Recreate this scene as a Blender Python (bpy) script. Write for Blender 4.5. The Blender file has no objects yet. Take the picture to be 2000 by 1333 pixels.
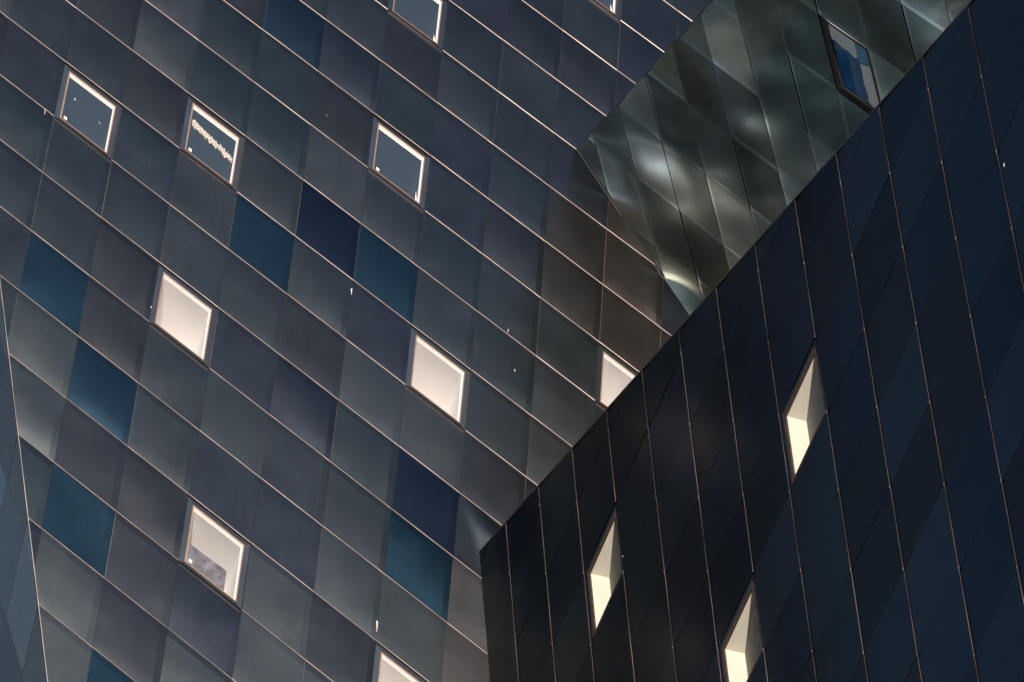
import bpy, bmesh, math, random
from mathutils import Vector, Matrix

random.seed(7)
scene = bpy.context.scene
COL = scene.collection

# ------------------------------------------------------------------ camera
CAM_H = 1.6
PITCH = math.radians(36.5)
cam_d = bpy.data.cameras.new('camera')
cam_d.sensor_width = 36.0
cam_d.lens = 116.89
cam_d.clip_start = 0.5
cam_d.clip_end = 6000
cam = bpy.data.objects.new('camera', cam_d)
cam.location = (0, 0, CAM_H)
cam.rotation_euler = (math.radians(90) + PITCH, 0, 0)
COL.objects.link(cam)
scene.camera = cam

# ------------------------------------------------------------------ sky and sun
SUN_AZ, SUN_EL = math.radians(6.0), math.radians(5.5)      # azimuth from -Y towards +X
sun_vec = Vector((math.sin(SUN_AZ) * math.cos(SUN_EL), -math.cos(SUN_AZ) * math.cos(SUN_EL), math.sin(SUN_EL)))
world = bpy.data.worlds.new('World')
scene.world = world
world.use_nodes = True
wn = world.node_tree.nodes
wl = world.node_tree.links
sky = wn.new('ShaderNodeTexSky')
sky.sky_type = 'NISHITA'
sky.sun_disc = False
sky.sun_elevation = SUN_EL
sky.sun_rotation = math.atan2(sun_vec.x, sun_vec.y)
sky.dust_density = 1.2
sky.ozone_density = 2.0
wl.new(sky.outputs[0], wn['Background'].inputs[0])
wn['Background'].inputs[1].default_value = 0.13
sun_d = bpy.data.lights.new('sun', 'SUN')
sun_d.energy = 5.0
sun_d.angle = math.radians(0.6)
sun_d.color = (1.0, 0.91, 0.84)
sun = bpy.data.objects.new('sun', sun_d)
sun.rotation_euler = sun_vec.to_track_quat('Z', 'Y').to_euler()
COL.objects.link(sun)

vs = scene.view_settings
vs.view_transform = 'Standard'
vs.look = 'None'
vs.exposure = 0.25
vs.gamma = 1.0
vs.use_curve_mapping = False
scene.cycles.use_denoising = True
scene.cycles.max_bounces = 10
scene.cycles.diffuse_bounces = 8
scene.cycles.glossy_bounces = 5
scene.cycles.transparent_max_bounces = 12
scene.cycles.sample_clamp_indirect = 4.0


# ------------------------------------------------------------------ materials
def new_mat(name):
    m = bpy.data.materials.new(name)
    m.use_nodes = True
    return m, m.node_tree.nodes, m.node_tree.links, m.node_tree.nodes['Principled BSDF']


def steel_mat(name, rough, wave, gain=1.0, wave_scale=1.15, seed=0.0, apart=40.0, streak=-0.54, squash=(1, 1, 1)):
    """coated stainless sheet: tint per panel from the 'tint' attribute, oil-canning and fine grain as relief"""
    m, N, L, P = new_mat(name)
    P.inputs['Metallic'].default_value = 1.0
    att = N.new('ShaderNodeAttribute')
    att.attribute_name = 'tint'
    tc = N.new('ShaderNodeTexCoord')
    mp = N.new('ShaderNodeMapping')
    mp.inputs['Location'].default_value = (seed, seed * .7, 0)
    mp.inputs['Scale'].default_value = squash
    L.new(tc.outputs['Object'], mp.inputs[0])
    # offset the noise by panel so that the buckling does not run across seams
    add = N.new('ShaderNodeVectorMath')
    add.operation = 'MULTIPLY_ADD'
    att2 = N.new('ShaderNodeAttribute')
    att2.attribute_name = 'shift'
    L.new(att2.outputs['Vector'], add.inputs[0])
    add.inputs[1].default_value = (apart, apart, apart)
    L.new(mp.outputs[0], add.inputs[2])
    # weathering: blotches, vertical streaks, fine grain
    n1 = N.new('ShaderNodeTexNoise')
    n1.inputs['Scale'].default_value = 2.2
    n1.inputs['Detail'].default_value = 5
    L.new(add.outputs[0], n1.inputs['Vector'])
    n3 = N.new('ShaderNodeTexNoise')
    n3.inputs['Scale'].default_value = 60
    n3.inputs['Detail'].default_value = 4
    L.new(add.outputs[0], n3.inputs['Vector'])
    r1 = N.new('ShaderNodeMapRange')
    r1.inputs['To Min'].default_value = 0.93 * gain
    r1.inputs['To Max'].default_value = 1.07 * gain
    r1.inputs['From Min'].default_value = 0.25
    r1.inputs['From Max'].default_value = 0.75
    L.new(n1.outputs['Fac'], r1.inputs['Value'])
    r3 = N.new('ShaderNodeMapRange')
    r3.inputs['To Min'].default_value = 0.94
    r3.inputs['To Max'].default_value = 1.06
    L.new(n3.outputs['Fac'], r3.inputs['Value'])
    mul = N.new('ShaderNodeMath')
    mul.operation = 'MULTIPLY'
    L.new(r1.outputs[0], mul.inputs[0])
    L.new(r3.outputs[0], mul.inputs[1])
    # rain streaks running down the sheet
    ms = N.new('ShaderNodeMapping')
    ms.inputs['Rotation'].default_value = (0, 0, streak)
    L.new(add.outputs[0], ms.inputs[0])
    ms2 = N.new('ShaderNodeMapping')
    ms2.inputs['Scale'].default_value = (26, 0.9, 1)
    L.new(ms.outputs[0], ms2.inputs[0])
    n4 = N.new('ShaderNodeTexNoise')
    n4.inputs['Scale'].default_value = 1.0
    n4.inputs['Detail'].default_value = 4
    L.new(ms2.outputs[0], n4.inputs['Vector'])
    r4 = N.new('ShaderNodeMapRange')
    r4.inputs['From Min'].default_value = 0.3
    r4.inputs['From Max'].default_value = 0.75
    r4.inputs['To Min'].default_value = 0.955
    r4.inputs['To Max'].default_value = 1.075
    L.new(n4.outputs['Fac'], r4.inputs['Value'])
    mul2 = N.new('ShaderNodeMath')
    mul2.operation = 'MULTIPLY'
    L.new(mul.outputs[0], mul2.inputs[0])
    L.new(r4.outputs[0], mul2.inputs[1])
    sc = N.new('ShaderNodeVectorMath')
    sc.operation = 'SCALE'
    L.new(att.outputs['Color'], sc.inputs[0])
    L.new(mul2.outputs[0], sc.inputs['Scale'])
    L.new(sc.outputs[0], P.inputs['Base Color'])
    # roughness
    rr = N.new('ShaderNodeMapRange')
    rr.inputs['To Min'].default_value = rough - 0.012
    rr.inputs['To Max'].default_value = rough + 0.018
    L.new(n1.outputs['Fac'], rr.inputs['Value'])
    L.new(rr.outputs[0], P.inputs['Roughness'])
    # oil canning
    n2 = N.new('ShaderNodeTexNoise')
    n2.inputs['Scale'].default_value = wave_scale
    n2.inputs['Detail'].default_value = 1.0
    n2.inputs['Roughness'].default_value = 0.3
    L.new(add.outputs[0], n2.inputs['Vector'])
    b = N.new('ShaderNodeBump')
    b.inputs['Strength'].default_value = 1.0
    b.inputs['Distance'].default_value = wave
    L.new(n2.outputs['Fac'], b.inputs['Height'])
    L.new(b.outputs[0], P.inputs['Normal'])
    return m


def plain_mat(name, color, rough=0.6, metallic=0.0, var=0.12, scale=8.0, bump=0.0):
    m, N, L, P = new_mat(name)
    P.inputs['Metallic'].default_value = metallic
    P.inputs['Roughness'].default_value = rough
    tc = N.new('ShaderNodeTexCoord')
    n = N.new('ShaderNodeTexNoise')
    n.inputs['Scale'].default_value = scale
    n.inputs['Detail'].default_value = 5
    L.new(tc.outputs['Object'], n.inputs['Vector'])
    r = N.new('ShaderNodeMapRange')
    r.inputs['From Min'].default_value = 0.25
    r.inputs['From Max'].default_value = 0.75
    r.inputs['To Min'].default_value = 1 - var
    r.inputs['To Max'].default_value = 1 + var
    L.new(n.outputs['Fac'], r.inputs['Value'])
    s = N.new('ShaderNodeVectorMath')
    s.operation = 'SCALE'
    s.inputs[0].default_value = color
    L.new(r.outputs[0], s.inputs['Scale'])
    L.new(s.outputs[0], P.inputs['Base Color'])
    if bump:
        b = N.new('ShaderNodeBump')
        b.inputs['Distance'].default_value = bump
        L.new(n.outputs['Fac'], b.inputs['Height'])
        L.new(b.outputs[0], P.inputs['Normal'])
    return m


def glass_mat(name, mirror, tint=(1, 1, 1), coat=(1, 1, 1)):
    """thin architectural glass: clear sheet with a coated, reflecting face"""
    m = bpy.data.materials.new(name)
    m.use_nodes = True
    N, L = m.node_tree.nodes, m.node_tree.links
    N.clear()
    out = N.new('ShaderNodeOutputMaterial')
    tr = N.new('ShaderNodeBsdfTransparent')
    tr.inputs[0].default_value = (*tint, 1)
    gl = N.new('ShaderNodeBsdfGlossy')
    gl.inputs['Color'].default_value = (*coat, 1)
    gl.inputs['Roughness'].default_value = 0.02
    lw = N.new('ShaderNodeLayerWeight')
    lw.inputs['Blend'].default_value = 0.5
    pw = N.new('ShaderNodeMath')
    pw.operation = 'POWER'
    pw.inputs[1].default_value = 5.0
    L.new(lw.outputs['Facing'], pw.inputs[0])
    mx = N.new('ShaderNodeMath')
    mx.operation = 'MULTIPLY_ADD'
    mx.inputs[1].default_value = 1.0 - mirror
    mx.inputs[2].default_value = mirror
    L.new(pw.outputs[0], mx.inputs[0])
    mix = N.new('ShaderNodeMixShader')
    L.new(mx.outputs[0], mix.inputs[0])
    L.new(tr.outputs[0], mix.inputs[1])
    L.new(gl.outputs[0], mix.inputs[2])
    L.new(mix.outputs[0], out.inputs[0])
    return m


M_STEEL_A = steel_mat('blue_coated_steel', 0.265, 0.009)
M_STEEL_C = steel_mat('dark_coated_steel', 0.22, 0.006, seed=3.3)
M_STEEL_B = steel_mat('green_grey_coated_steel', 0.20, 0.30, seed=1.3, wave_scale=0.46, apart=0.12, squash=(1.7, 1, 1))
M_EDGE = plain_mat('bare_steel_fold', (0.42, 0.34, 0.31), rough=0.43, metallic=1.0, var=0.35, scale=2.6)
M_EDGE_C = plain_mat('dull_steel_fold', (0.068, 0.052, 0.046), rough=0.42, metallic=1.0, var=0.95, scale=1.3)
M_EDGE_B = plain_mat('dark_steel_fold', (0.16, 0.18, 0.17), rough=0.5, metallic=1.0, var=0.2, scale=10)
M_BACK = plain_mat('dark_backing', (0.03, 0.03, 0.032), rough=0.9)
M_BRONZE = plain_mat('bronze_frame', (0.30, 0.19, 0.14), rough=0.45, metallic=0.6, var=0.2, scale=12)
M_BRONZE_DARK = plain_mat('brown_frame', (0.13, 0.085, 0.07), rough=0.4, metallic=0.7, var=0.3, scale=14)
M_DARKFRAME = plain_mat('dark_bronze_frame', (0.07, 0.055, 0.05), rough=0.45, metallic=0.6, var=0.2, scale=12)
M_WHITE = plain_mat('white_plaster', (0.84, 0.825, 0.815), rough=0.85, var=0.03, scale=3)
M_CREAM = plain_mat('cream_plaster', (0.68, 0.645, 0.54), rough=0.85, var=0.03, scale=3)
M_LINING = plain_mat('white_lining', (0.85, 0.82, 0.79), rough=0.5, var=0.05, scale=10)
M_GREY = plain_mat('grey_inner_wall', (0.20, 0.20, 0.18), rough=0.9, var=0.05, scale=3)
M_ROOM = plain_mat('dim_room', (0.20, 0.205, 0.225), rough=0.9, var=0.2, scale=1.5)
M_GLASS_CLEAR = glass_mat('clear_glass', 0.04)
M_GLASS_COAT = glass_mat('coated_glass', 0.52, (0.8, 0.82, 0.85), (1.0, 0.92, 0.84))
M_GLASS_BLUE = glass_mat('blue_glass', 0.10, (0.3, 0.6, 0.8))
M_STICKER = plain_mat('white_sticker', (0.85, 0.83, 0.8), rough=0.7, var=0.03)
M_DROP = plain_mat('bird_dropping', (0.6, 0.56, 0.52), rough=0.8, var=0.1, scale=40)
M_PAVE = plain_mat('plaza_paving', (0.30, 0.28, 0.26), rough=0.8, var=0.15, scale=0.3)


# ------------------------------------------------------------------ helpers
def link(o, parent=None):
    COL.objects.link(o)
    if parent:
        o.parent = parent
    return o


def mesh_obj(name, verts, faces, mat, parent=None, smooth=False):
    me = bpy.data.meshes.new(name)
    me.from_pydata([tuple(v) for v in verts], [], faces)
    me.update()
    for m in (mat if isinstance(mat, (list, tuple)) else [mat]):
        me.materials.append(m)
    if smooth:
        for p in me.polygons:
            p.use_smooth = True
    return link(bpy.data.objects.new(name, me), parent)


class Frame:
    """a flat facade with a lattice of 60-degree rhombic panels; o, u, v are in metres"""
    def __init__(self, o, u, v):
        self.o = Vector(o) + Vector((0, 0, CAM_H))
        self.u, self.v = Vector(u), Vector(v)
        n = self.u.cross(self.v).normalized()
        if n.dot(self.o - Vector((0, 0, CAM_H))) > 0:
            n = -n
        self.n = n
        ex = self.u.normalized()
        ey = n.cross(ex)
        self.mat = Matrix(((ex.x, ey.x, n.x, self.o.x), (ex.y, ey.y, n.y, self.o.y), (ex.z, ey.z, n.z, self.o.z), (0, 0, 0, 1)))
        self.u2 = Vector((self.u.length, 0))
        self.v2 = Vector((self.v.dot(ex), self.v.dot(ey)))
        self.flip = self.u2.x * self.v2.y - self.u2.y * self.v2.x < 0

    def loc(self, a, b, z=0.0):
        p = self.u2 * a + self.v2 * b
        return Vector((p.x, p.y, z))

    def world(self, a, b, z=0.0):
        return self.o + self.u * a + self.v * b + self.n * z


FW = Vector((0, math.cos(PITCH), math.sin(PITCH)))
UP = Vector((0, -math.sin(PITCH), math.cos(PITCH)))
FOC = cam_d.lens / cam_d.sensor_width


def project(p):
    d = p - cam.location
    z = d.dot(FW)
    return (d.x / z * FOC, d.dot(UP) / z * FOC, z)      # x in -.5...5, y in -.333...333


FA = Frame((-5.1979, 34.2321, 30.2569), (0.78723, 0.22602, -0.57375), (-0.06837, -0.03211, -0.99714))
FB = Frame((2.619, 32.5968, 28.616), (0.2527, 0.68533, -0.67144), (0.55095, -0.24199, -0.78883))
FC = Frame((4.5481, 26.7104, 21.0733), (0.06913, 0.01427, -0.98874), (-0.37126, 0.75587, -0.5229))
FD = Frame((-6.2698, 34.2594, 23.1584), (0.30807, -0.18906, -0.93415), (-0.21849, 0.61392, -0.70764))

# free edges as (point, point) in lattice coordinates, with a point that is kept
EDGE_A = [((-0.95, 6.003), (0.473, 9.861), (5, 3))]
EDGE_B = [((3.355, -4.618), (-1.044, 0.434), (2, 2))]
EDGE_C = [((-1.932, -1.111), (-8.184, 11.865), (0, 5))]
EDGE_D = [((-1.004, -1.017), (2.846, 0.49), (0, 3))]


def side(e, p):
    (a0, b0), (a1, b1), k = e
    s = (a1 - a0) * (p[1] - b0) - (b1 - b0) * (p[0] - a0)
    t = (a1 - a0) * (k[1] - b0) - (b1 - b0) * (k[0] - a0)
    return s if t > 0 else -s


def build_panel(bm, F, i, j, sl, tl, tint, shift, clips, lip_s, lip_t, mats=(0, 1), zfun=None, sharp_s=(), sharp_t=()):
    """one folded sheet: sl / tl are lists of (param, height); lip_* name the column / row of quads that is the bare fold"""
    tint_l = bm.loops.layers.float_color['tint']
    sh_l = bm.verts.layers.float_vector['shift']
    new = []
    grid = [[None] * len(tl) for _ in sl]
    for a, (s, zs) in enumerate(sl):
        for b, (t, zt) in enumerate(tl):
            w = bm.verts.new(F.loc(i + s, j + t, zs + zt + (zfun(s, t) if zfun else 0)))
            grid[a][b] = w
            new.append(w)
    faces = []

    def quad(q, mi):
        if F.flip:
            q = q[::-1]
        f = bm.faces.new(q)
        f.material_index = mi
        f.smooth = smooth[0]
        faces.append(f)
    smooth = [True]
    for a in range(len(sl) - 1):
        for b in range(len(tl) - 1):
            mi = mats[1] if (a in lip_s or b in lip_t) else mats[0]
            quad([grid[a][b], grid[a + 1][b], grid[a + 1][b + 1], grid[a][b + 1]], mi)
    for a in sharp_s:
        for b in range(len(tl) - 1):
            bm.edges.get((grid[a][b], grid[a][b + 1])).smooth = False
    for b in sharp_t:
        for a in range(len(sl) - 1):
            bm.edges.get((grid[a][b], grid[a + 1][b])).smooth = False
    smooth[0] = False
    # skirts folded back to the wall
    na, nb = len(sl) - 1, len(tl) - 1
    loop = [grid[a][0] for a in range(na)] + [grid[na][b] for b in range(nb)] + \
           [grid[a][nb] for a in range(na, 0, -1)] + [grid[0][b] for b in range(nb, 0, -1)]
    low = []
    for w in loop:
        q = bm.verts.new((w.co.x, w.co.y, -0.03))
        low.append(q)
        new.append(q)
    n = len(loop)
    for k in range(n):
        quad([loop[(k + 1) % n], loop[k], low[k], low[(k + 1) % n]], mats[0])
    for w in new:
        w[sh_l] = shift
    for f in faces:
        for l in f.loops:
            l[tint_l] = (*tint, 1)
    # trim along free edges
    for e in clips:
        cs = [side(e, (i + s, j + t)) for s in (0, 1) for t in (0, 1)]
        if min(cs) < 0:
            p0, p1 = F.loc(*e[0]), F.loc(*e[1])
            d = (p1 - p0)
            nn = Vector((-d.y, d.x, 0)).normalized()
            if nn.dot(F.loc(*e[2]) - p0) < 0:
                nn = -nn
            faces = [f for f in faces if f.is_valid]
            ed = {x for f in faces for x in f.edges}
            vv = {x for f in faces for x in f.verts}
            bmesh.ops.bisect_plane(bm, geom=list(faces) + list(ed) + list(vv), dist=1e-5, plane_co=p0, plane_no=nn,
                                   clear_inner=True, clear_outer=False)


def new_bm():
    bm = bmesh.new()
    bm.loops.layers.float_color.new('tint')
    bm.verts.layers.float_vector.new('shift')
    return bm


def bm_obj(name, bm, mats, parent):
    me = bpy.data.meshes.new(name)
    bm.to_mesh(me)
    bm.free()
    for m in mats:
        me.materials.append(m)
    return link(bpy.data.objects.new(name, me), parent)


TOWERS = [(-38, -9, -62, 18, 66, 'broad unseen grey block added as a dark mass for the overhanging panels to mirror'),
          (-84, -52, -70, 20, 58, 'far unseen grey block added left of the broad one to darken reflections')]

# ------------------------------------------------------------------ ground
ground = mesh_obj('ground', [(-2500, -2500, 0), (2500, -2500, 0), (2500, 2500, 0), (-2500, 2500, 0)], [(0, 1, 2, 3)], M_PAVE)
ground['kind'] = 'structure'

# ------------------------------------------------------------------ unseen towers added to give the panels something dark to reflect
M_STONE = plain_mat('grey_stone', (0.22, 0.20, 0.18), rough=0.85, var=0.15, scale=0.4)
M_PANE = plain_mat('dark_window_pane', (0.03, 0.04, 0.05), rough=0.1, var=0.1)


def added_tower(x0, x1, y, depth, h, label):
    t = link(bpy.data.objects.new('added_tower', None))
    t.location = ((x0 + x1) / 2, y, 0)
    t['label'] = label
    t['category'] = 'building'
    t['group'] = 'added towers behind the camera'
    w = (x1 - x0) / 2

    def box(name, a, b, mat, parent=t):
        (ax, ay, az), (bx, by, bz) = a, b
        vv = [(ax, ay, az), (bx, ay, az), (bx, by, az), (ax, by, az), (ax, ay, bz), (bx, ay, bz), (bx, by, bz), (ax, by, bz)]
        return mesh_obj(name, vv, [(3, 2, 1, 0), (4, 5, 6, 7), (0, 1, 5, 4), (1, 2, 6, 5), (2, 3, 7, 6), (3, 0, 4, 7)], mat, parent)
    box('wall', (-w, -depth, 0), (w, 0, h), M_STONE)
    box('cornice', (-w - .5, -depth - .5, h), (w + .5, .5, h + 1.2), M_STONE)
    n = int(h // 4)
    for k in range(1, n):
        box('window_band', (-w + 1, .02, k * 4), (w - 1, .12, k * 4 + 2), M_PANE)


for tw in TOWERS:
    added_tower(*tw)

# ------------------------------------------------------------------ building
building = link(bpy.data.objects.new('building', None))
building.location = (0, 34, 0)
building['label'] = 'angular building clad in dark blue rhombic steel panels with slanted windows'
building['category'] = 'building'


def facade(F, label):
    me = bpy.data.meshes.new('facade')
    o = link(bpy.data.objects.new('facade', me), building)
    o.matrix_parent_inverse = Matrix.Identity(4)
    o.matrix_basis = Matrix.Translation(-Vector(building.location)) @ F.mat
    o['label'] = label
    me.materials.append(M_BACK)
    return o


def backing(obj, F, cells, clips, z=-0.04):
    bm = bmesh.new()
    for (i, j) in cells:
        q = [bm.verts.new(F.loc(i + a, j + b, z)) for a, b in ((0, 0), (1, 0), (1, 1), (0, 1))]
        bm.faces.new(q[::-1] if F.flip else q)
    for e in clips:
        p0, p1 = F.loc(*e[0]), F.loc(*e[1])
        d = p1 - p0
        nn = Vector((-d.y, d.x, 0)).normalized()
        if nn.dot(F.loc(*e[2]) - p0) < 0:
            nn = -nn
        bmesh.ops.bisect_plane(bm, geom=bm.verts[:] + bm.edges[:] + bm.faces[:], plane_co=p0, plane_no=nn, clear_inner=True)
    bm.to_mesh(obj.data)
    bm.free()


def pix(x, y):      # photograph pixel (2000 wide) -> normalised picture coordinates of project()
    return ((x - 1000) / 2000, (666.5 - y) / 2000)


def line_side(p, a, b):
    return (b[0] - a[0]) * (p[1] - a[1]) - (b[1] - a[1]) * (p[0] - a[0])


# silhouettes of the volumes, used only to tell which panels can be seen and are single objects
def pj(F, a, b):
    return project(F.world(a, b))[:2]


C_TOP = (pj(FC, -8.184, 11.865), pj(FC, -1.932, -1.111))
C_LEFT = (pj(FC, -6.255, 11.836), pj(FC, -8.184, 11.865))
B_FREE = (pj(FB, 3.355, -4.618), pj(FB, -1.044, 0.434))
B_CREASE = (pj(FB, 4.75, -2.521), pj(FB, 3.355, -4.618))
A_LEFT = (pj(FA, -0.95, 6.003), pj(FA, 0.473, 9.861))


def owner(p):
    if line_side(p, *C_TOP) < 0 and line_side(p, *C_LEFT) < 0:
        return 'C'
    if line_side(p, *B_FREE) < 0 and line_side(p, *B_CREASE) < 0:
        return 'B'
    if line_side(p, *A_LEFT) < 0:
        return 'D'
    return 'A'


def seen(F, name, i, j):
    n = 0
    for a in range(9):
        for b in range(9):
            x, y, z = project(F.world(i + .06 + .88 * a / 8, j + .06 + .88 * b / 8))
            if z > 0 and abs(x) < 0.5 and abs(y) < 0.3335 and owner((x, y)) == name:
                n += 1
    return n > 0


# ---- tints -----------------------------------------------------------------
SLATE = (0.116, 0.134, 0.148)
LIGHT = (0.156, 0.173, 0.181)
TEAL = (0.095, 0.118, 0.135)
PLUM = (0.103, 0.109, 0.125)
DUSK = (0.094, 0.109, 0.135)
BLUE = (0.042, 0.090, 0.134)
BLUE2 = (0.052, 0.092, 0.140)
NAVY = (0.034, 0.052, 0.092)
GLOW_WARM = (0.145, 0.127, 0.118)  # warm reflected glow beside the overhang, painted into the panel tint
GLOW_FAINT = (0.124, 0.119, 0.118)  # weaker part of the same reflected glow, also painted as tint
_T = {'S': SLATE, 'L': LIGHT, 'T': TEAL, 'P': PLUM, 'D': DUSK, 'B': BLUE, 'b': BLUE2, 'N': NAVY, 'R': GLOW_WARM, 'W': GLOW_FAINT, 'H': (0.205, 0.192, 0.186)}  # H: pale light thrown back by the dark wall, put into the tint
TINT_A = {}
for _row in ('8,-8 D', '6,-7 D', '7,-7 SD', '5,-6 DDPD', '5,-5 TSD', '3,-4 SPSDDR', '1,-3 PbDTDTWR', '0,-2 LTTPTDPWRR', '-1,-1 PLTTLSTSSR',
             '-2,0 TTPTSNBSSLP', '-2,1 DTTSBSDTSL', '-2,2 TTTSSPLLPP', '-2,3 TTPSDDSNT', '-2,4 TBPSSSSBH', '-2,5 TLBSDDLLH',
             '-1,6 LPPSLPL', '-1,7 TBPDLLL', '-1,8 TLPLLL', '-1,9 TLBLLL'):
    _p, _k = _row.split()
    _i, _j = map(int, _p.split(','))
    for _n, _c in enumerate(_k):
        TINT_A[(_i + _n, _j)] = _T[_c]


def jitter(c, k=0.08):
    g = random.uniform(1 - k, 1 + k)
    return tuple(x * g * random.uniform(1 - k * .35, 1 + k * .35) for x in c)


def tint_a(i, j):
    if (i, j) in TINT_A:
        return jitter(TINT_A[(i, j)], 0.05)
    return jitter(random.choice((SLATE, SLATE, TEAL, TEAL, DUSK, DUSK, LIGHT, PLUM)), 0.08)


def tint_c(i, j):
    if j >= 5 + random.random() * 3:  # towards the inner corner the broad wall's grey reflection is put into the tint
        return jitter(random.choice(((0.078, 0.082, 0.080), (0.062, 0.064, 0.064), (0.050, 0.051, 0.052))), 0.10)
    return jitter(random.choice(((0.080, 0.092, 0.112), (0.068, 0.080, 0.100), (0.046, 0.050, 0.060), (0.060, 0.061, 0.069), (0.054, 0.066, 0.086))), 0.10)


def tint_b(i, j):
    return jitter(random.choice(((0.36, 0.45, 0.42), (0.25, 0.315, 0.297), (0.13, 0.172, 0.165), (0.18, 0.235, 0.225))), 0.10)


def tint_d(i, j):
    return jitter(random.choice(((0.44, 0.38, 0.35), (0.38, 0.29, 0.25), (0.46, 0.44, 0.43), (0.42, 0.35, 0.33), (0.30, 0.25, 0.24))), 0.08)


# ---- clad a facade -----------------------------------------------------------
def clad(F, name, obj, cells, windows, clips, prof, tint, steel, edge, keep=None):
    sl, tl, lip_s, lip_t, sharp_s, sharp_t, curve = prof
    outer = new_bm()
    wall_cells = []
    for (i, j) in cells:
        if keep and not keep(i, j):
            continue
        cs = [min(side(e, (i + a, j + b)) for e in clips) for a in (0, 1) for b in (0, 1)]
        if max(cs) <= 0.02:
            continue
        if (i, j) in windows:
            continue
        wall_cells.append((i, j))
        t = tint(i, j)
        sh = (random.random(), random.random(), random.random())
        # every sheet sits a little differently
        js = [(s, z + random.uniform(-.0012, .0012)) for s, z in sl]
        jt = [(q, z + random.uniform(-.0012, .0012)) for q, z in tl]
        if name == 'A':      # the fold itself keeps its bend
            jt[-1] = (tl[-1][0], tl[-1][1] + (jt[-2][1] - tl[-2][1]) + random.uniform(-.0004, .0004))
        ca, cb, cc = [curve * random.gauss(.75, .45), curve * random.gauss(.1, .5), curve * random.gauss(0, .3)]
        m0, m1 = random.uniform(.3, .5), random.uniform(.4, .6)

        def zf(p, q, ca=ca, cb=cb, cc=cc, m0=m0, m1=m1):
            # oil-canned sheet: pillowed between its folded borders
            w = .5 + .5 * (1 - (2 * p - 1) ** 2)
            q1 = q + (m0 - .4) * 4 * q * (1 - q)
            return (ca * 4 * q1 * (1 - q1) + cc * math.sin(6.28 * q) * (2 * p - 1)) * w + cb * 4 * p * (1 - p) * q * (1 - q) * 4
        ss, st, ls, lt = sharp_s, sharp_t, lip_s, lip_t
        if name == 'A' and (i, j) == (6, 3):
            zf = buckle
            js = [(k / 16, .004) for k in range(17)]
            jt = [(k / 16, .0 + .018 * k / 16) for k in range(17)]
            js[0], js[-1], jt[0], jt[-1] = (G, .004), (1 - G, .004), (G, 0), (1 - G, .013)
            jt.insert(-1, (1 - .012, .02))
            ss, st, ls, lt = (), (16,), (), (16,)
        kw = dict(zfun=zf, sharp_s=ss, sharp_t=st)
        if (name, i, j) in WIDE_GAP:
            jt = [(max(q, .028), z) for q, z in jt]
        if seen(F, name, i, j):
            bm = new_bm()
            build_panel(bm, F, i, j, js, jt, t, sh, clips, ls, lt, **kw)
            bm_obj('panel', bm, [steel, edge], obj)
        else:
            build_panel(outer, F, i, j, js, jt, t, sh, clips, ls, lt, **kw)
    o = bm_obj('outer_panels', outer, [steel, edge], obj)
    o['kind'] = 'stuff'
    o['label'] = 'further steel panels of the same wall beyond the picture'
    backing(obj, F, wall_cells, clips)


G = 0.0016
PROF_A = ([(G, .0045), (.004, .0065), (.3, .006), (.6, .0055), (.905, .0045), (1 - G, .0022)],
          [(G, .002), (.09, .0045), (.30, .007), (.52, .010), (.74, .013), (.88, .015), (1 - .0115, .0155), (1 - G, .0095)],
          (0,), (6,), (1, 4), (1, 6), .0105)
PROF_C = ([(G, .000), (.3, .0005), (.65, .0015), (.975, .002), (1 - .006, .0022), (1 - G, .0012)],
          [(G, .001), (.0045, .008), (.10, .007), (.4, .006), (.7, .001), (1 - G, -.004)], (4,), (0,), (3, 4), (1, 2), .004)
PROF_B = ([(G, .003), (.006, .005), (.35, .005), (.65, .0045), (.93, .004), (1 - G, .002)],
          [(G, .002), (.07, .005), (.35, .0055), (.65, .006), (1 - .007, .007), (1 - G, .004)], (), (4,), (1, 4), (1, 4), .004)
PROF_D = ([(G, .0), (.02, .006), (1 - G, .004)], [(G, .000), (.02, .004), (1 - G, .002)], (0,), (0,), (1,), (1,), .002)
WIDE_GAP = {('B', 1, 0), ('B', 3, -2), ('B', -1, 2), ('B', -3, 5), ('B', -3, 3)}


def buckle(p, q):
    """the panel squeezed into the inner corner, folded along a diagonal crease"""
    ax, ay, bx, by = .06, .06, .38, .66
    d = ((bx - ax) * (q - ay) - (by - ay) * (p - ax)) / math.hypot(bx - ax, by - ay)
    d = -d
    return .12 * d * min(1, 3.5 * q) if d > 0 else 0.0


fac_a = facade(FA, 'broad sunlit wall of blue grey rhombic steel panels')
fac_c = facade(FC, 'near dark navy wall with pale seams')
fac_b = facade(FB, 'overhanging green grey wall with blurred reflections')
fac_d = facade(FD, 'narrow receding wall at the left edge')

WIN_A = [(-1, 1), (1, 0), (4, -2), (4, -5), (7, -8), (1, 3), (5, 1), (8, -1), (2, 6), (5, 6)]
WIN_C = [(-2, 3), (-5, 8), (-1, 5), (5, 0)]
WIN_B = [(-2, 3)]

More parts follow.
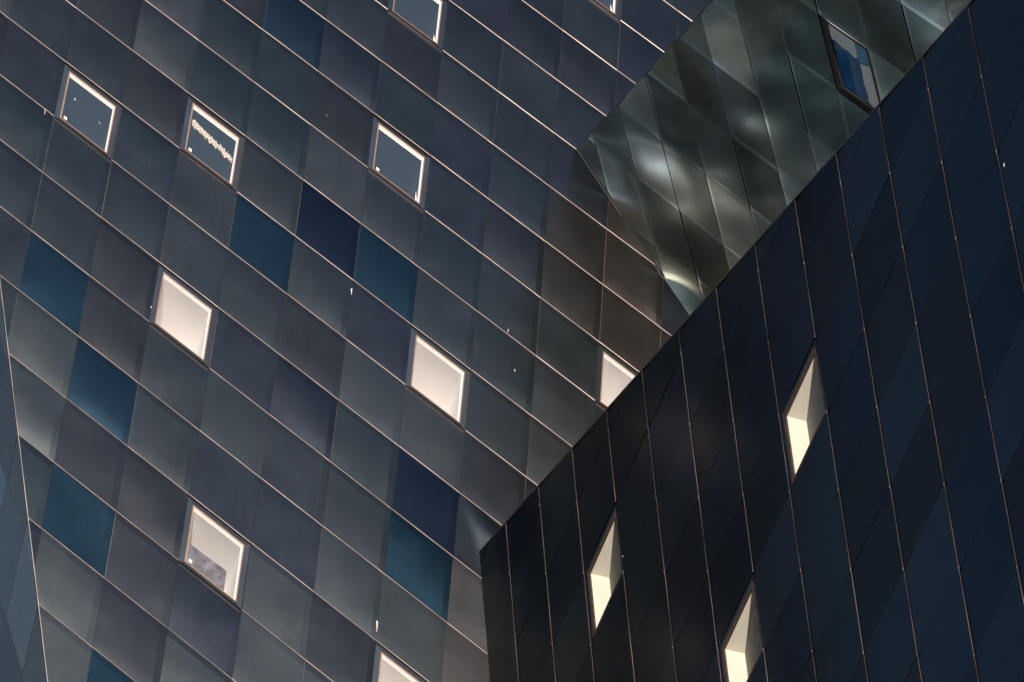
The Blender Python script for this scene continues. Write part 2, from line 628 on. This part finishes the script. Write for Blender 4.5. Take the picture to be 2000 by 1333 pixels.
cells_a = [(i, j) for i in range(-8, 14) for j in range(-18, 34) if FA.world(i + .5, j + .5).z > 0.6]
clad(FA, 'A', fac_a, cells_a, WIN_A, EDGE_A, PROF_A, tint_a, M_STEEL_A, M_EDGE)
cells_c = [(i, j) for i in range(-12, 22) for j in range(-12, 13) if FC.world(i + .5, j + .5).z > 0.6]
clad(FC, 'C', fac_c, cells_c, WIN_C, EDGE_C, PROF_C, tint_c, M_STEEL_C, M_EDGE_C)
cells_b = [(i, j) for i in range(-8, 9) for j in range(-6, 9)]
clad(FB, 'B', fac_b, cells_b, WIN_B, EDGE_B, PROF_B, tint_b, M_STEEL_B, M_EDGE_B)
cells_d = [(i, j) for i in range(-12, 12) for j in range(-8, 8) if FD.world(i + .5, j + .5).z > 0.6]
clad(FD, 'D', fac_d, cells_d, [], EDGE_D, PROF_D, tint_d, M_STEEL_A, M_EDGE)


# ------------------------------------------------------------------ windows
def ring(F, i, j, k, z):
    """corners of the cell shrunk by insets k = (low s, high s, low t, high t)"""
    return [F.loc(i + k[0], j + k[2], z), F.loc(i + 1 - k[1], j + k[2], z), F.loc(i + 1 - k[1], j + 1 - k[3], z), F.loc(i + k[0], j + 1 - k[3], z)]


def band(name, F, r0, r1, mat, parent, tint=None):
    faces = []
    for k in range(4):
        q = (k, (k + 1) % 4, 4 + (k + 1) % 4, 4 + k)
        faces.append(q[::-1] if F.flip else q)
    o = mesh_obj(name, r0 + r1, faces, mat, parent)
    if tint:
        add_tint(o, tint)
    return o


def add_tint(o, tint):
    a = o.data.attributes.new('tint', 'FLOAT_COLOR', 'CORNER')
    for d in a.data:
        d.color = (*tint, 1)
    o.data.attributes.new('shift', 'FLOAT_VECTOR', 'POINT')


def sheet(name, F, pts, mat, parent, thick=0.0):
    f = tuple(range(len(pts)))
    return mesh_obj(name, pts, [f[::-1] if F.flip else f], mat, parent)


def lerp_ring(F, i, j, s, t, z):
    return F.loc(i + s, j + t, z)


def window_base(F, fac, i, j, k_out, k_in, steel, frame_mat, tints, z_frame=-0.055):
    w = link(bpy.data.objects.new('window', bpy.data.meshes.new('window')), fac.parent)
    w.matrix_parent_inverse = Matrix.Identity(4)
    w.matrix_basis = fac.matrix_basis.copy()
    # the window object itself is the splayed steel surround, one strip per side
    slit = .022 if (F is FA and (i, j) in ((-1, 1), (1, 0), (5, 1))) else .003
    r0, r1 = ring(F, i, j, (.003, slit, .003, .003), -0.013 if F is FA else -0.004), ring(F, i, j, k_out, z_frame - .004)
    band('gasket', F, ring(F, i, j, (0, 0, 0, 0), -.035), ring(F, i, j, k_out, z_frame - .02), M_BACK, w)
    me = w.data
    faces = []
    for k in range(4):
        q = (k, (k + 1) % 4, 4 + (k + 1) % 4, 4 + k)
        faces.append(q[::-1] if F.flip else q)
    me.from_pydata([tuple(p) for p in r0 + r1], [], faces)
    me.materials.append(steel)
    a = me.attributes.new('tint', 'FLOAT_COLOR', 'CORNER')
    for p in me.polygons:
        for li in p.loop_indices:
            a.data[li].color = (*tints[p.index], 1)
    me.attributes.new('shift', 'FLOAT_VECTOR', 'POINT')
    # frame: a folded bar, outer face + front face + inner return
    f0, f1 = ring(F, i, j, k_out, z_frame), ring(F, i, j, k_in, z_frame)
    fb = ring(F, i, j, k_out, z_frame - .05)
    verts = fb + f0 + f1
    faces = []
    for b0 in (0, 4):
        for k in range(4):
            q = (b0 + k, b0 + (k + 1) % 4, b0 + 4 + (k + 1) % 4, b0 + 4 + k)
            faces.append(q[::-1] if F.flip else q)
    mesh_obj('frame', verts, faces, frame_mat, w)
    return w


KO_A = (.088, .088, .070, .072)
KI_A = (.108, .106, .096, .088)
SURROUND = [(.105, .125, .145), (.19, .20, .22), (.15, .145, .145), (.20, .225, .25)]  # brighter and darker reflection of each side put into its tint


def jagged(F, i, j, p0, p1, width, n, z, rnd):
    """points of a strip with torn borders, along the line p0-p1 in cell coordinates"""
    top, bot = [], []
    for k in range(n + 1):
        f = k / n
        s = p0[0] + (p1[0] - p0[0]) * f
        t = p0[1] + (p1[1] - p0[1]) * f
        top.append(F.loc(i + s, j + t - width * rnd.uniform(.25, .6), z + rnd.uniform(-.006, .006)))
        bot.append(F.loc(i + s, j + t + width * rnd.uniform(.25, .6), z + rnd.uniform(-.006, .006)))
    return top, bot


def lip_bar(name, F, i, j, s0, s1, t0, t1, z0, z1, lip, parent, tint):
    rows = [(t0, -.03), (t0, z0), (t1 - lip, z1), (t1, z1 - .011), (t1, -.03)]
    verts = [F.loc(i + sx, j + t, z) for t, z in rows for sx in (s0, s1)]
    faces = []
    for k in range(len(rows) - 1):
        q = (2 * k, 2 * k + 1, 2 * k + 3, 2 * k + 2)
        faces.append(q[::-1] if F.flip else q)
    o = mesh_obj(name, verts, faces, [M_STEEL_A, M_EDGE], parent)
    o.data.polygons[2].material_index = 1
    add_tint(o, tint)
    return o


def window_a(i, j, kind, sticker=False):
    F = FA
    w = window_base(F, fac_a, i, j, KO_A, KI_A, M_STEEL_A, M_BRONZE, [jitter(c, .2) for c in SURROUND], -.010)
    zf, zg = -0.010, -0.052
    ki = (KI_A[0] + .010, KI_A[1] + .022, KI_A[2] + .024, KI_A[3] + .004)
    band('lining', F, ring(F, i, j, KI_A, zf), ring(F, i, j, ki, zg), M_LINING, w)
    sheet('pane', F, ring(F, i, j, ki, zg + .004), M_GLASS_COAT if kind == 'sky' else M_GLASS_CLEAR, w)
    if kind == 'sky':
        r = ring(F, i, j, ki, zg)
        rb = ring(F, i, j, ki, -0.9)
        band('reveal', F, r, rb, M_ROOM, w)
        sheet('inner_wall', F, rb, M_ROOM, w)
    else:
        r = ring(F, i, j, ki, zg)
        rb = ring(F, i, j, (ki[0], ki[1], ki[2] + .13, ki[3]), -1.1)
        band('reveal', F, r, rb, M_WHITE, w)
        sheet('inner_wall', F, rb, M_WHITE, w)
    # tray under the window, its folded lip a little below the seam
    lip_bar('sill', F, i, j, .012, .985, .985, 1.042, .010, .026, .011, w, jitter(SURROUND[2], .2))
    if sticker:
        s0, t0 = ki[0] + .035, 1 - ki[3] - .095
        sheet('sticker', F, [F.loc(i + s0, j + t0, zg + .008), F.loc(i + s0 + .05, j + t0, zg + .008),
                             F.loc(i + s0 + .05, j + t0 + .045, zg + .008), F.loc(i + s0, j + t0 + .045, zg + .008)], M_STICKER, w)
    return w


WA = {}
for c in WIN_A:
    WA[c] = window_a(*c, 'sky' if c in ((-1, 1), (1, 0), (4, -2), (4, -5), (7, -8)) else 'room', c in ((-1, 1), (1, 0), (4, -2), (2, 6)))

KO_C = (.045, .060, .075, .045)
KI_C = (.105, .085, .095, .105)
for (i, j) in WIN_C:
    F = FC
    w = window_base(F, fac_c, i, j, KO_C, KI_C, M_STEEL_C, M_BRONZE_DARK, [jitter((.07, .085, .11), .15) for _ in range(4)], -.010)
    zg = -0.030
    band('lining', F, ring(F, i, j, KI_C, -.010), ring(F, i, j, KI_C, zg), M_BRONZE_DARK, w)
    sheet('pane', F, ring(F, i, j, KI_C, zg + .004), M_GLASS_CLEAR, w)
    r = ring(F, i, j, KI_C, zg - .004)
    rb = ring(F, i, j, KI_C, -.05)
    for q in (2, 3):          # deep at the far (left) side, shallow at the near side
        rb[q].z = -.29
    rb[0].z = rb[1].z = -.05
    band('reveal', F, r, rb, M_CREAM, w)
    sheet('inner_wall', F, rb, M_GREY, w)

for (i, j) in WIN_B:
    F = FB
    w = WB = window_base(F, fac_b, i, j, (.05, .08, .09, .075), (.075, .105, .12, .10), M_STEEL_B, M_DARKFRAME, [(.20, .20, .185), (.06, .06, .06), (.28, .31, .30), (.07, .07, .065)], -.015)
    ki = (.075, .105, .12, .10)
    zg = -.035
    band('lining', F, ring(F, i, j, ki, -.015), ring(F, i, j, ki, zg), M_DARKFRAME, w)
    sheet('pane', F, ring(F, i, j, ki, zg + .004), M_GLASS_BLUE, w)
    r, rb = ring(F, i, j, ki, zg), ring(F, i, j, ki, -.7)
    band('reveal', F, r, rb, M_GREY, w)
    sheet('inner_wall', F, rb, M_GREY, w)


# ------------------------------------------------------------------ closing walls behind the free edges
def return_wall(F, e, depth, steel, ext=0.0):
    p0, p1 = F.world(*e[0]), F.world(*e[1])
    d = (p1 - p0)
    a, b = p0 - d * ext, p1 + d * ext
    o = mesh_obj('return_wall', [q - building.location for q in (a, b, b - F.n * depth, a - F.n * depth)], [(0, 1, 2, 3)], steel, building)
    add_tint(o, (0.2, 0.22, 0.25))
    return o


return_wall(FC, EDGE_C[0], 9.0, M_STEEL_C, 0.35)
return_wall(FB, EDGE_B[0], 9.0, M_STEEL_B, 0.6)


def trim(F, e, size, mat, ext=0.0, lift=0.0, back=-0.05):
    """a slim cover strip along a free edge"""
    p0, p1 = F.loc(*e[0]), F.loc(*e[1])
    d = p1 - p0
    p0, p1 = p0 - d * ext, p1 + d * ext
    nn = Vector((-d.y, d.x, 0)).normalized() * size
    verts = []
    for p in (p0, p1):
        for (a, z) in ((-1, back), (-1, lift), (1, lift), (1, back)):
            verts.append(p + nn * a + Vector((0, 0, z)))
    faces = [(0, 1, 5, 4), (1, 2, 6, 5), (2, 3, 7, 6), (3, 0, 4, 7), (0, 3, 2, 1), (4, 5, 6, 7)]
    return verts, faces


for F, e, s, m, fac, ext, lift in ((FC, EDGE_C[0], .010, M_DARKFRAME, fac_c, .35, .012), (FB, EDGE_B[0], .012, M_DARKFRAME, fac_b, .6, .012),
                                   (FA, EDGE_A[0], .004, M_EDGE, fac_a, 4.0, .03)):
    v, f = trim(F, e, s, m, ext, lift)
    mesh_obj('edge_trim', v, f, m, fac)


# ------------------------------------------------------------------ small things on the facades
def blob(F, a, b, size, tail, mat, fac, name, z=0.03):
    """a flattened irregular lump with a run below it"""
    rnd = random.Random(int(a * 1000 + b * 77))
    down = F.mat.to_3x3().inverted() @ Vector((0, 0, -1))
    down.z = 0
    down.normalize()
    acr = Vector((-down.y, down.x, 0))
    c = F.loc(a, b, z)
    out = []
    n = 9
    for k in range(n):
        t = 2 * math.pi * k / n
        r = size * rnd.uniform(.7, 1.2)
        out.append(c + acr * math.cos(t) * r * .7 + down * math.sin(t) * r)
    verts = [c + Vector((0, 0, size * .35))] + out
    faces = [(0, 1 + k, 1 + (k + 1) % n) for k in range(n)]
    if tail:
        b0 = len(verts)
        m = 5
        for k in range(m + 1):
            f = k / m
            wd = size * .38 * (1 - f) + .003
            q = c + down * (size * .6 + tail * f) + acr * rnd.uniform(-.15, .15) * size
            verts += [q - acr * wd, q + Vector((0, 0, wd * .6)), q + acr * wd]
        for k in range(m):
            x = b0 + 3 * k
            faces += [(x, x + 1, x + 4, x + 3), (x + 1, x + 2, x + 5, x + 4)]
    mesh_obj(name, verts, faces, mat, fac)


for a, b, sz, tl in ((3.99, 1.17, .024, .10), (4.97, 5.74, .034, .17), (3.23, -1.35, .016, 0), (6.68, .48, .016, .04), (6.52, -.08, .013, .06),
                     (-1.16, 2.0, .009, .12), (.99, 3.76, .014, .03)):
    blob(FA, a, b, sz * .6, tl * .8, M_DROP, fac_a, 'bird_dropping')
for a, b, sz, tl in ((.28, -1.09, .016, .02), (-4.18, 7.96, .012, 0)):
    blob(FC, a, b, sz, tl, M_DROP, fac_c, 'bird_dropping', .015)

# folded corner tabs where four sheets of the dark wall meet
verts, faces = [], []
for a in range(-9, 7):
    for b in range(-3, 13):
        if min(side(e, (a, b)) for e in EDGE_C) < .15:
            continue
        c = FC.loc(a, b, 0)
        r = random.uniform(.006, .014)
        k = len(verts)
        du, dv = FC.u2.normalized(), FC.v2.normalized()
        for x, y, z in ((-1, -.8, .004), (.6, -.9, .012), (1.2, .4, .010), (-.4, .8, .004), (0, 0, .022)):
            verts.append(c + Vector((du.x * x * r * 1.3 + dv.x * y * r, du.y * x * r * 1.3 + dv.y * y * r, z)))
        faces += [(k, k + 1, k + 4), (k + 1, k + 2, k + 4), (k + 2, k + 3, k + 4), (k + 3, k, k + 4)]
o = mesh_obj('corner_tabs', verts, faces, M_EDGE, fac_c)
o['kind'] = 'stuff'
o['label'] = 'tiny folded corner tabs where the dark panels meet'

# things on and behind single panes, some of them reflections modelled as solid pieces
M_REFLECTION = plain_mat('pale_reflection', (0.50, 0.46, 0.42), rough=0.8, var=0.5, scale=45, bump=.02)
M_FILM = plain_mat('pale_protective_film', (0.90, 0.91, 0.91), rough=0.45, var=0.12, scale=7, bump=.004)
M_FILM_BLUE = plain_mat('blue_film', (0.09, 0.38, 0.60), rough=0.35, var=0.35, scale=5)
M_MOTTLE = plain_mat('mottled_grey_reflection', (0.115, 0.112, 0.135), rough=0.9, var=0.75, scale=9)


def strip(name, F, i, j, p0, p1, w0, n, z, mat, parent, jag=.45, seed=1):
    rnd = random.Random(seed)
    verts, faces = [], []
    wa = wc = 0
    for k in range(n + 1):
        f = k / n
        s0 = p0[0] + (p1[0] - p0[0]) * f
        t0 = p0[1] + (p1[1] - p0[1]) * f
        wa = .72 * wa + .28 * rnd.uniform(-2, 2)
        wc = .72 * wc + .28 * rnd.uniform(-2, 2)
        for q in (-1, -.33, .33, 1):
            wd = w0 * max(.2, 1 + jag * ((wa if q < 0 else wc) + .8 * rnd.uniform(-1, 1))) if abs(q) == 1 else w0
            verts.append(F.loc(i + s0, j + t0 + q * wd, z + rnd.uniform(0, .012)))
    for k in range(n):
        for q in range(3):
            x = 4 * k + q
            faces.append((x, x + 1, x + 5, x + 4))
    return mesh_obj(name, verts, faces, mat, parent)


strip('reflection_strip', FA, 1, 0, (.135, .37), (.855, .50), 0.050, 120, -.042, M_REFLECTION, WA[(1, 0)], .55, 3)  # bright band reflected in the glass, laid in as a pale strip
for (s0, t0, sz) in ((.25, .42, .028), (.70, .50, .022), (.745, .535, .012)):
    strip('fleck', FA, -1, 1, (s0, t0), (s0 + sz, t0 + sz * .8), sz * .4, 3, -.044, M_REFLECTION, WA[(-1, 1)], .8, int(s0 * 99))  # bright specks reflected in this pane, put in as pale pieces
strip('fleck', FA, 4, -2, (.835, .78), (.858, .90), .05, 6, -.044, M_LINING, WA[(4, -2)], .5, 5)
strip('fleck', FA, 4, -5, (.835, .80), (.858, .90), .04, 6, -.044, M_LINING, WA[(4, -5)], .5, 6)
strip('fleck', FA, 7, -8, (.825, .78), (.858, .90), .04, 6, -.044, M_LINING, WA[(7, -8)], .5, 7)
sheet('mottled_reflection', FA, [FA.loc(2 + s_, 6 + t_, -.056) for s_, t_ in ((.13, .60), (.72, .58), (.72, .895), (.13, .895))], M_MOTTLE, WA[(2, 6)])  # mottled reflection in the pane, put in as a dark grey sheet

# film left on the overhanging window
z = -.027
wb = WB


def film(name, pts, mat, zz):
    sheet(name, FB, [FB.loc(-2 + s_, 3 + t_, zz + random.uniform(-.002, .002)) for s_, t_ in pts], mat, wb)


film('protective_film', ((.08, .125), (.08, .66), (.30, .64), (.33, .56), (.29, .45), (.30, .33), (.27, .22), (.28, .125)), M_FILM, z)
film('protective_film', ((.36, .66), (.30, .89), (.89, .89), (.89, .70), (.84, .64), (.78, .67), (.62, .64), (.48, .66)), M_FILM, z)
film('blue_film', ((.08, .67), (.08, .89), (.29, .89), (.35, .65), (.31, .645)), M_FILM_BLUE, z)
film('blue_film', ((.28, .128), (.30, .62), (.50, .635), (.88, .63), (.89, .128)), M_FILM_BLUE, z - .006)

# dark joints in the inner corners
for e, hw in ((((3.355, -4.618), (4.75, -2.521), (6, 0)), .012),):
    v, f = trim(FB, e, hw, M_BACK, 0, .030)
    mesh_obj('edge_trim', v, f, M_BACK, fac_b)
v, f = trim(FC, ((-8.184, 11.865), (-6.255, 11.836), (0, 0)), .010, M_DARKFRAME, 0, .014)
mesh_obj('edge_trim', v, f, M_DARKFRAME, fac_c)
